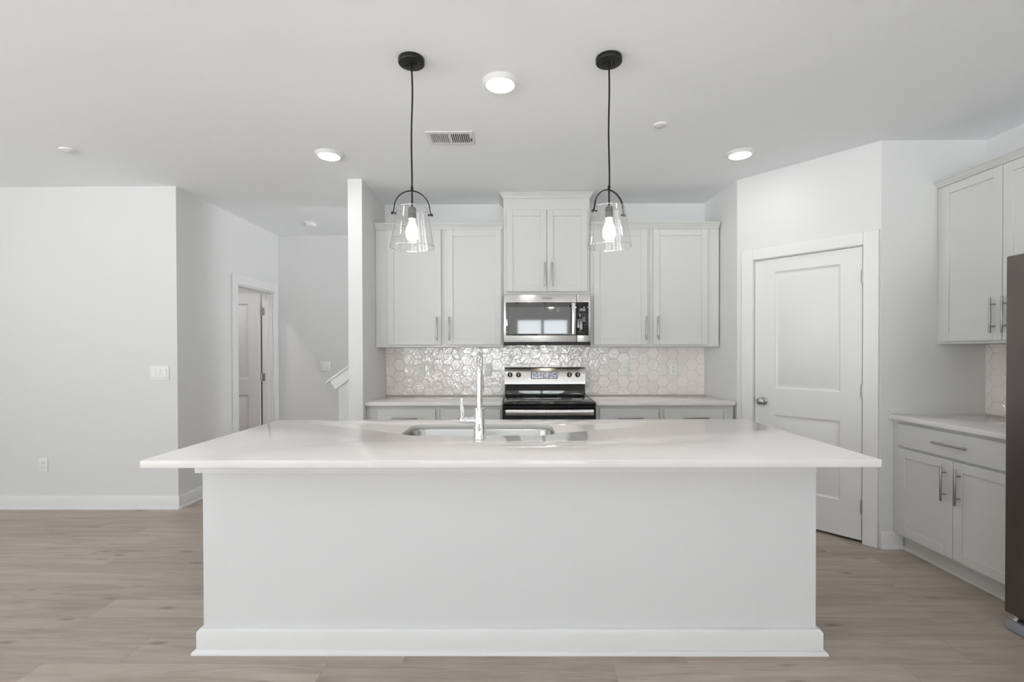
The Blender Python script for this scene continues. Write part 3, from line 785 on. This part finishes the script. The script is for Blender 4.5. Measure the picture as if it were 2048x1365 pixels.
def text_mesh(name, s, size, m, parent, loc):
    cu = bpy.data.curves.new('t', 'FONT'); cu.body = s; cu.size = size; cu.extrude = .0004; cu.align_x = 'CENTER'
    to = bpy.data.objects.new('t', cu); COL.objects.link(to)
    dg_ = bpy.context.evaluated_depsgraph_get()
    me = bpy.data.meshes.new_from_object(to.evaluated_get(dg_)); bpy.data.objects.remove(to)
    me.transform(Matrix.Rotation(PI/2, 4, 'X')); me.materials.clear(); me.materials.append(m)
    o = bpy.data.objects.new(name, me); COL.objects.link(o); o.parent = parent; o.location = loc
    return o
text_mesh('logo', 'Whirlpool', .021, M['print'], dr, (.381, -.0006, MH-.034))

# ------------------------------------------------------------------ pendants
def make_pendant():
    p = thing('pendant_light', 'x', 'pendant light', (0, 0, H), 0, 'clear glass pendants over the island')
    b = B(); lathe(b, [(0, -.0005), (.0615, -.0005), (.0625, -.003), (.0625, -.020), (.060, -.0235), (.057, -.024), (0, -.024)], 48)
    cn = obj('canopy', b, M['black'], p)
    b = B(); cyl(b, (0, 0, -.023), (0, 0, -.042), .008, 16); cyl(b, (.0, .0, -.042), (0, 0, -.046), .006, 16)
    for s in (-1, 1): cyl(b, (s*.02, s*-.012, -.023), (s*.02, s*-.012, -.036), .0055, 14, bev=.001)
    obj('strain_relief', b, M['black'], cn)
    b = B(); pts = []
    for k in range(25):
        t_ = k/24; pts.append((.004*math.sin(t_*7.0)*(1-t_)*1.3, .003*math.sin(t_*5), -.04-.575*t_))
    tube(b, pts, .0042, 10); obj('cord', b, M['black'], p)
    b = B(); cyl(b, (0, 0, -.610), (0, 0, -.633), .0065, 16); cyl(b, (0, 0, -.633), (0, 0, -.712), .0042, 14); obj('stem', b, M['black'], p)
    # bail arch
    b = B(); pts = []
    za, ra = -.714, .0815
    pts.append((-.0895, 0, -.742))
    for k in range(0, 25):
        a = PI - k*PI/24; pts.append((ra*math.cos(a)*(1+.03*(1-math.sin(a))), 0, za+.083*math.sin(a)))
    pts.append((.0895, 0, -.742))
    tube(b, pts, .004, 12, flat=(.0028, .006, (1, 0, 0)))
    h = obj('arch', b, M['black'], p)
    for s in (-1, 1):
        b = B(); cyl(b, (s*.076, 0, -.742), (s*.097, 0, -.742), .0035, 12); cyl(b, (s*.0885, 0, -.742), (s*.0985, 0, -.742), .0065, 14, bev=.001); cyl(b, (s*.0745, 0, -.742), (s*.0785, 0, -.742), .0055, 14)
        obj('screw', b, M['black'], h)
    b = B(); lathe(b, [(0, -.708), (.012, -.709), (.018, -.713), (.0195, -.720), (.0195, -.728), (.018, -.729), (.018, -.732), (.0195, -.733), (.0195, -.739), (.018, -.740), (.018, -.743), (.0195, -.744), (.0195, -.765), (.017, -.767), (0, -.767)], 32)
    obj('socket', b, M['socket'], p)
    b = B(); lathe(b, [(.013, -.762), (.0135, -.776), (.017, -.790), (.025, -.806), (.0295, -.820), (.0305, -.832), (.0285, -.844), (.022, -.854), (.012, -.860), (0, -.8615)], 32)
    obj('bulb', b, M['bulb'], p)
    zt, zb = -.716, -.902; rt, rb = .0745, .1055
    b = B(); prof = [(rt, zt), (rb, zb), (rb-.0025, zb), (rt-.0025, zt)]
    lathe(b, [(rt+(rb-rt)*k/8, zt+(zb-zt)*k/8) for k in range(9)] , 64)
    sh = obj('shade', b, M['glass'], p)
    for r_, z_ in ((rt, zt), (rb, zb)):
        b = B(); lathe(b, [(r_+.0011*math.cos(q*PI/4), z_+.0014*math.sin(q*PI/4)) for q in range(8)], 64, close=True)
        obj('rim', b, M['rim'], sh)
    return p
p1 = make_pendant()
p1.location = (-.494, 2.345, H-.001); p1.rotation_euler = (0, 0, math.radians(13))
p1['label'] = 'clear glass pendant light hanging on the sink side of the island, nearer the stub wall'
p2 = copy_thing(p1, (.453, 2.345, H-.001), math.radians(27), 'clear glass pendant light hanging over the island, nearer the pantry door')

# ------------------------------------------------------------------ ceiling fixtures
def downlight():
    p = thing('recessed_light', 'x', 'ceiling light', (0, 0, H), 0, 'round recessed ceiling lights')
    b = B(); lathe(b, [(.071, -.020), (.0735, -.0225), (.077, -.022), (.091, -.006), (.095, -.004), (.095, -.001), (.071, -.001)], 48, close=True); obj('trim_ring', b, M['plastic'], p)
    b = B(); lathe(b, [(0, -.0235), (.05, -.023), (.0705, -.0215), (.0708, -.016), (0, -.016)], 48); obj('diffuser', b, M['lamp'], p)
    return p
dl = downlight(); dl.location = (-.073, 2.545, H); dl['label'] = 'round lit ceiling light between the two pendant canopies'
copy_thing(dl, (-1.315, 3.455, H), 0, 'round lit ceiling light in front of the stub wall')
copy_thing(dl, (1.600, 3.475, H), 0, 'round lit ceiling light in front of the pantry wall')
for x_, y_, s_ in ((-4.2, 2.0, 'living wall'), (-2.2, .2, 'left window wall'), (1.95, 1.70, 'fridge'), (1.25, 1.55, 'fridge end of the island'), (-1.45, 1.55, 'living room end of the island'), (-.1, -1.2, 'patio door'), (-4.2, -1.0, 'rear window')):  # unseen ceiling lights added as flat fill for the room
    copy_thing(dl, (x_, y_, H), 0, 'added ceiling fill light nearest the %s, outside the photo' % s_)
for x_, y_, s_ in ((-3.45, 4.75, 'doorway'), (-4.4, 5.0, 'far wall')):  # unseen lights added to brighten the open door leaf
    copy_thing(dl, (x_, y_, H), 0, 'added ceiling fill light inside the room off the hall, nearest its %s' % s_)
for o_ in [o for o in bpy.data.objects if o.get('label', '').endswith('nearest its doorway')]:
    for c_ in o_.children:
        if c_.name.startswith('diffuser'): c_.data = c_.data.copy(); c_.data.materials[0] = M['lamp_side_fill']

v = thing('ceiling_vent', 'white rectangular ceiling air vent with slats', 'vent', (-.419, 3.205, H))
b = B()
w2, h2 = .152, .098
for a0, a1, c0, c1_ in ((-w2, w2, -h2, -h2+.03), (-w2, w2, h2-.03, h2), (-w2, -w2+.026, -h2+.03, h2-.03), (w2-.026, w2, -h2+.03, h2-.03), (-.008, .008, -h2+.03, h2-.03)):
    box(b, a0, a1, c0, c1_, -.008, -.001, .0015)
obj('frame', b, M['vent'], v)
b = B(); box(b, -w2+.02, w2-.02, -h2+.024, h2-.024, -.0012, -.0004); obj('opening', b, M['ventdark'], v)
for i in range(18):
    xx = -w2+.033+(i % 9)*.0135+(0 if i < 9 else .136)
    b = B(); box(b, -.005, .005, -h2+.031, h2-.031, -.0006, .0006); bmesh.ops.rotate(b, cent=(0, 0, 0), matrix=Matrix.Rotation(math.radians(-38 if i < 9 else 38), 3, 'Y'), verts=b.verts)
    bmesh.ops.translate(b, vec=(xx, 0, -.0055), verts=b.verts); obj('slat', b, M['vent'], v)
b = B(); box(b, w2-.020, w2-.012, -.004, .03, -.014, -.008, .001); obj('lever', b, M['ventdark'], v)

def disc(name, x_, y_, r_, t_, label, cat):
    b = B(); lathe(b, [(0, -t_), (r_*.85, -t_), (r_*.97, -t_*.7), (r_, -t_*.3), (r_, -.001), (0, -.001)], 36); o = obj(name, b, M['plastic']); o.location = (x_, y_, H); return tag(o, label, cat)
disc('sprinkler_cover', .905, 3.036, .041, .010, 'small round white sprinkler cover on the ceiling by the fridge-side pendant', 'sprinkler cover')
disc('sprinkler_cover', -3.093, 3.366, .052, .012, 'small round white sprinkler cover on the ceiling before the living room wall', 'sprinkler cover')
sd = thing('smoke_detector', 'round white smoke detector on the hall ceiling', 'smoke detector', (-2.223, 5.30, H))
b = B(); lathe(b, [(0, -.012), (.070, -.012), (.075, -.008), (.075, -.001), (0, -.001)], 36); obj('base', b, M['plastic'], sd)
b = B(); lathe(b, [(0, -.042), (.03, -.042), (.046, -.038), (.056, -.026), (.058, -.013), (0, -.013)], 36); obj('cover', b, M['plastic'], sd)

# ------------------------------------------------------------------ outlets and switches (local: face toward -y)
def outlet():
    p = thing('wall_outlet', 'x', 'outlet', (0, 0, 0), 0)
    b = B(); box(b, -.037, .037, -.0065, -.0005, -.060, .060, .003, 2); obj('plate', b, M['plastic'], p)
    for s in (-1, 1):
        b = B(); box(b, -.017, .017, -.0095, -.006, s*.0195-.0145, s*.0195+.0145, .0012, 1); rc = obj('receptacle', b, M['plastic'], p)
        b = B()
        for q in (-.0065, .0065): box(b, q-.0011, q+.0011, -.0100, -.0094, s*.0195-.002, s*.0195+.007)
        cyl(b, (0, -.0094, s*.0195-.0075), (0, -.0100, s*.0195-.0075), .0025, 10)
        obj('slot', b, M['slot'], rc)
    return p
YT = D-.0106
o1 = outlet(); o1.location = (-.902, YT, 1.159); o1['label'] = 'white outlet on the tiles nearest the stub wall'; o1['group'] = 'outlets on the tiled backsplash'
for x_, lb in ((-.260, 'white outlet on the tiles right behind the faucet'), (1.047, 'white outlet on the tiles just past the range, before the pantry-side outlet'), (1.506, 'white outlet on the tiles nearest the pantry wall')):
    copy_thing(o1, (x_, YT, 1.159), 0, lb)
o5 = copy_thing(o1, (-4.018, YL-.001, .376), 0, 'white outlet low on the living room wall'); del o5['group']
def rocker(n, wd, ht, name, label, loc):
    p = thing(name, label, 'switch', loc)
    b = B(); box(b, -wd/2, wd/2, -.0065, -.0005, -ht/2, ht/2, .003, 2); obj('plate', b, M['plastic'], p)
    for i in range(n):
        x_ = (i-(n-1)/2)*.046
        b = B(); prism(b, [(-.0068, -.033), (-.0068, .033), (-.0125, .033), (-.0085, -.033)], x_-.0165, x_+.0165, 'x'); obj('rocker', b, M['plastic'], p)
    return p
rocker(3, .166, .122, 'light_switch', 'white triple rocker switch on the living room wall corner', (-3.018, YL-.001, 1.158))
rocker(2, .122, .122, 'light_switch', 'white double rocker switch on the hall end wall', (-2.30, YH-.001, 1.155))
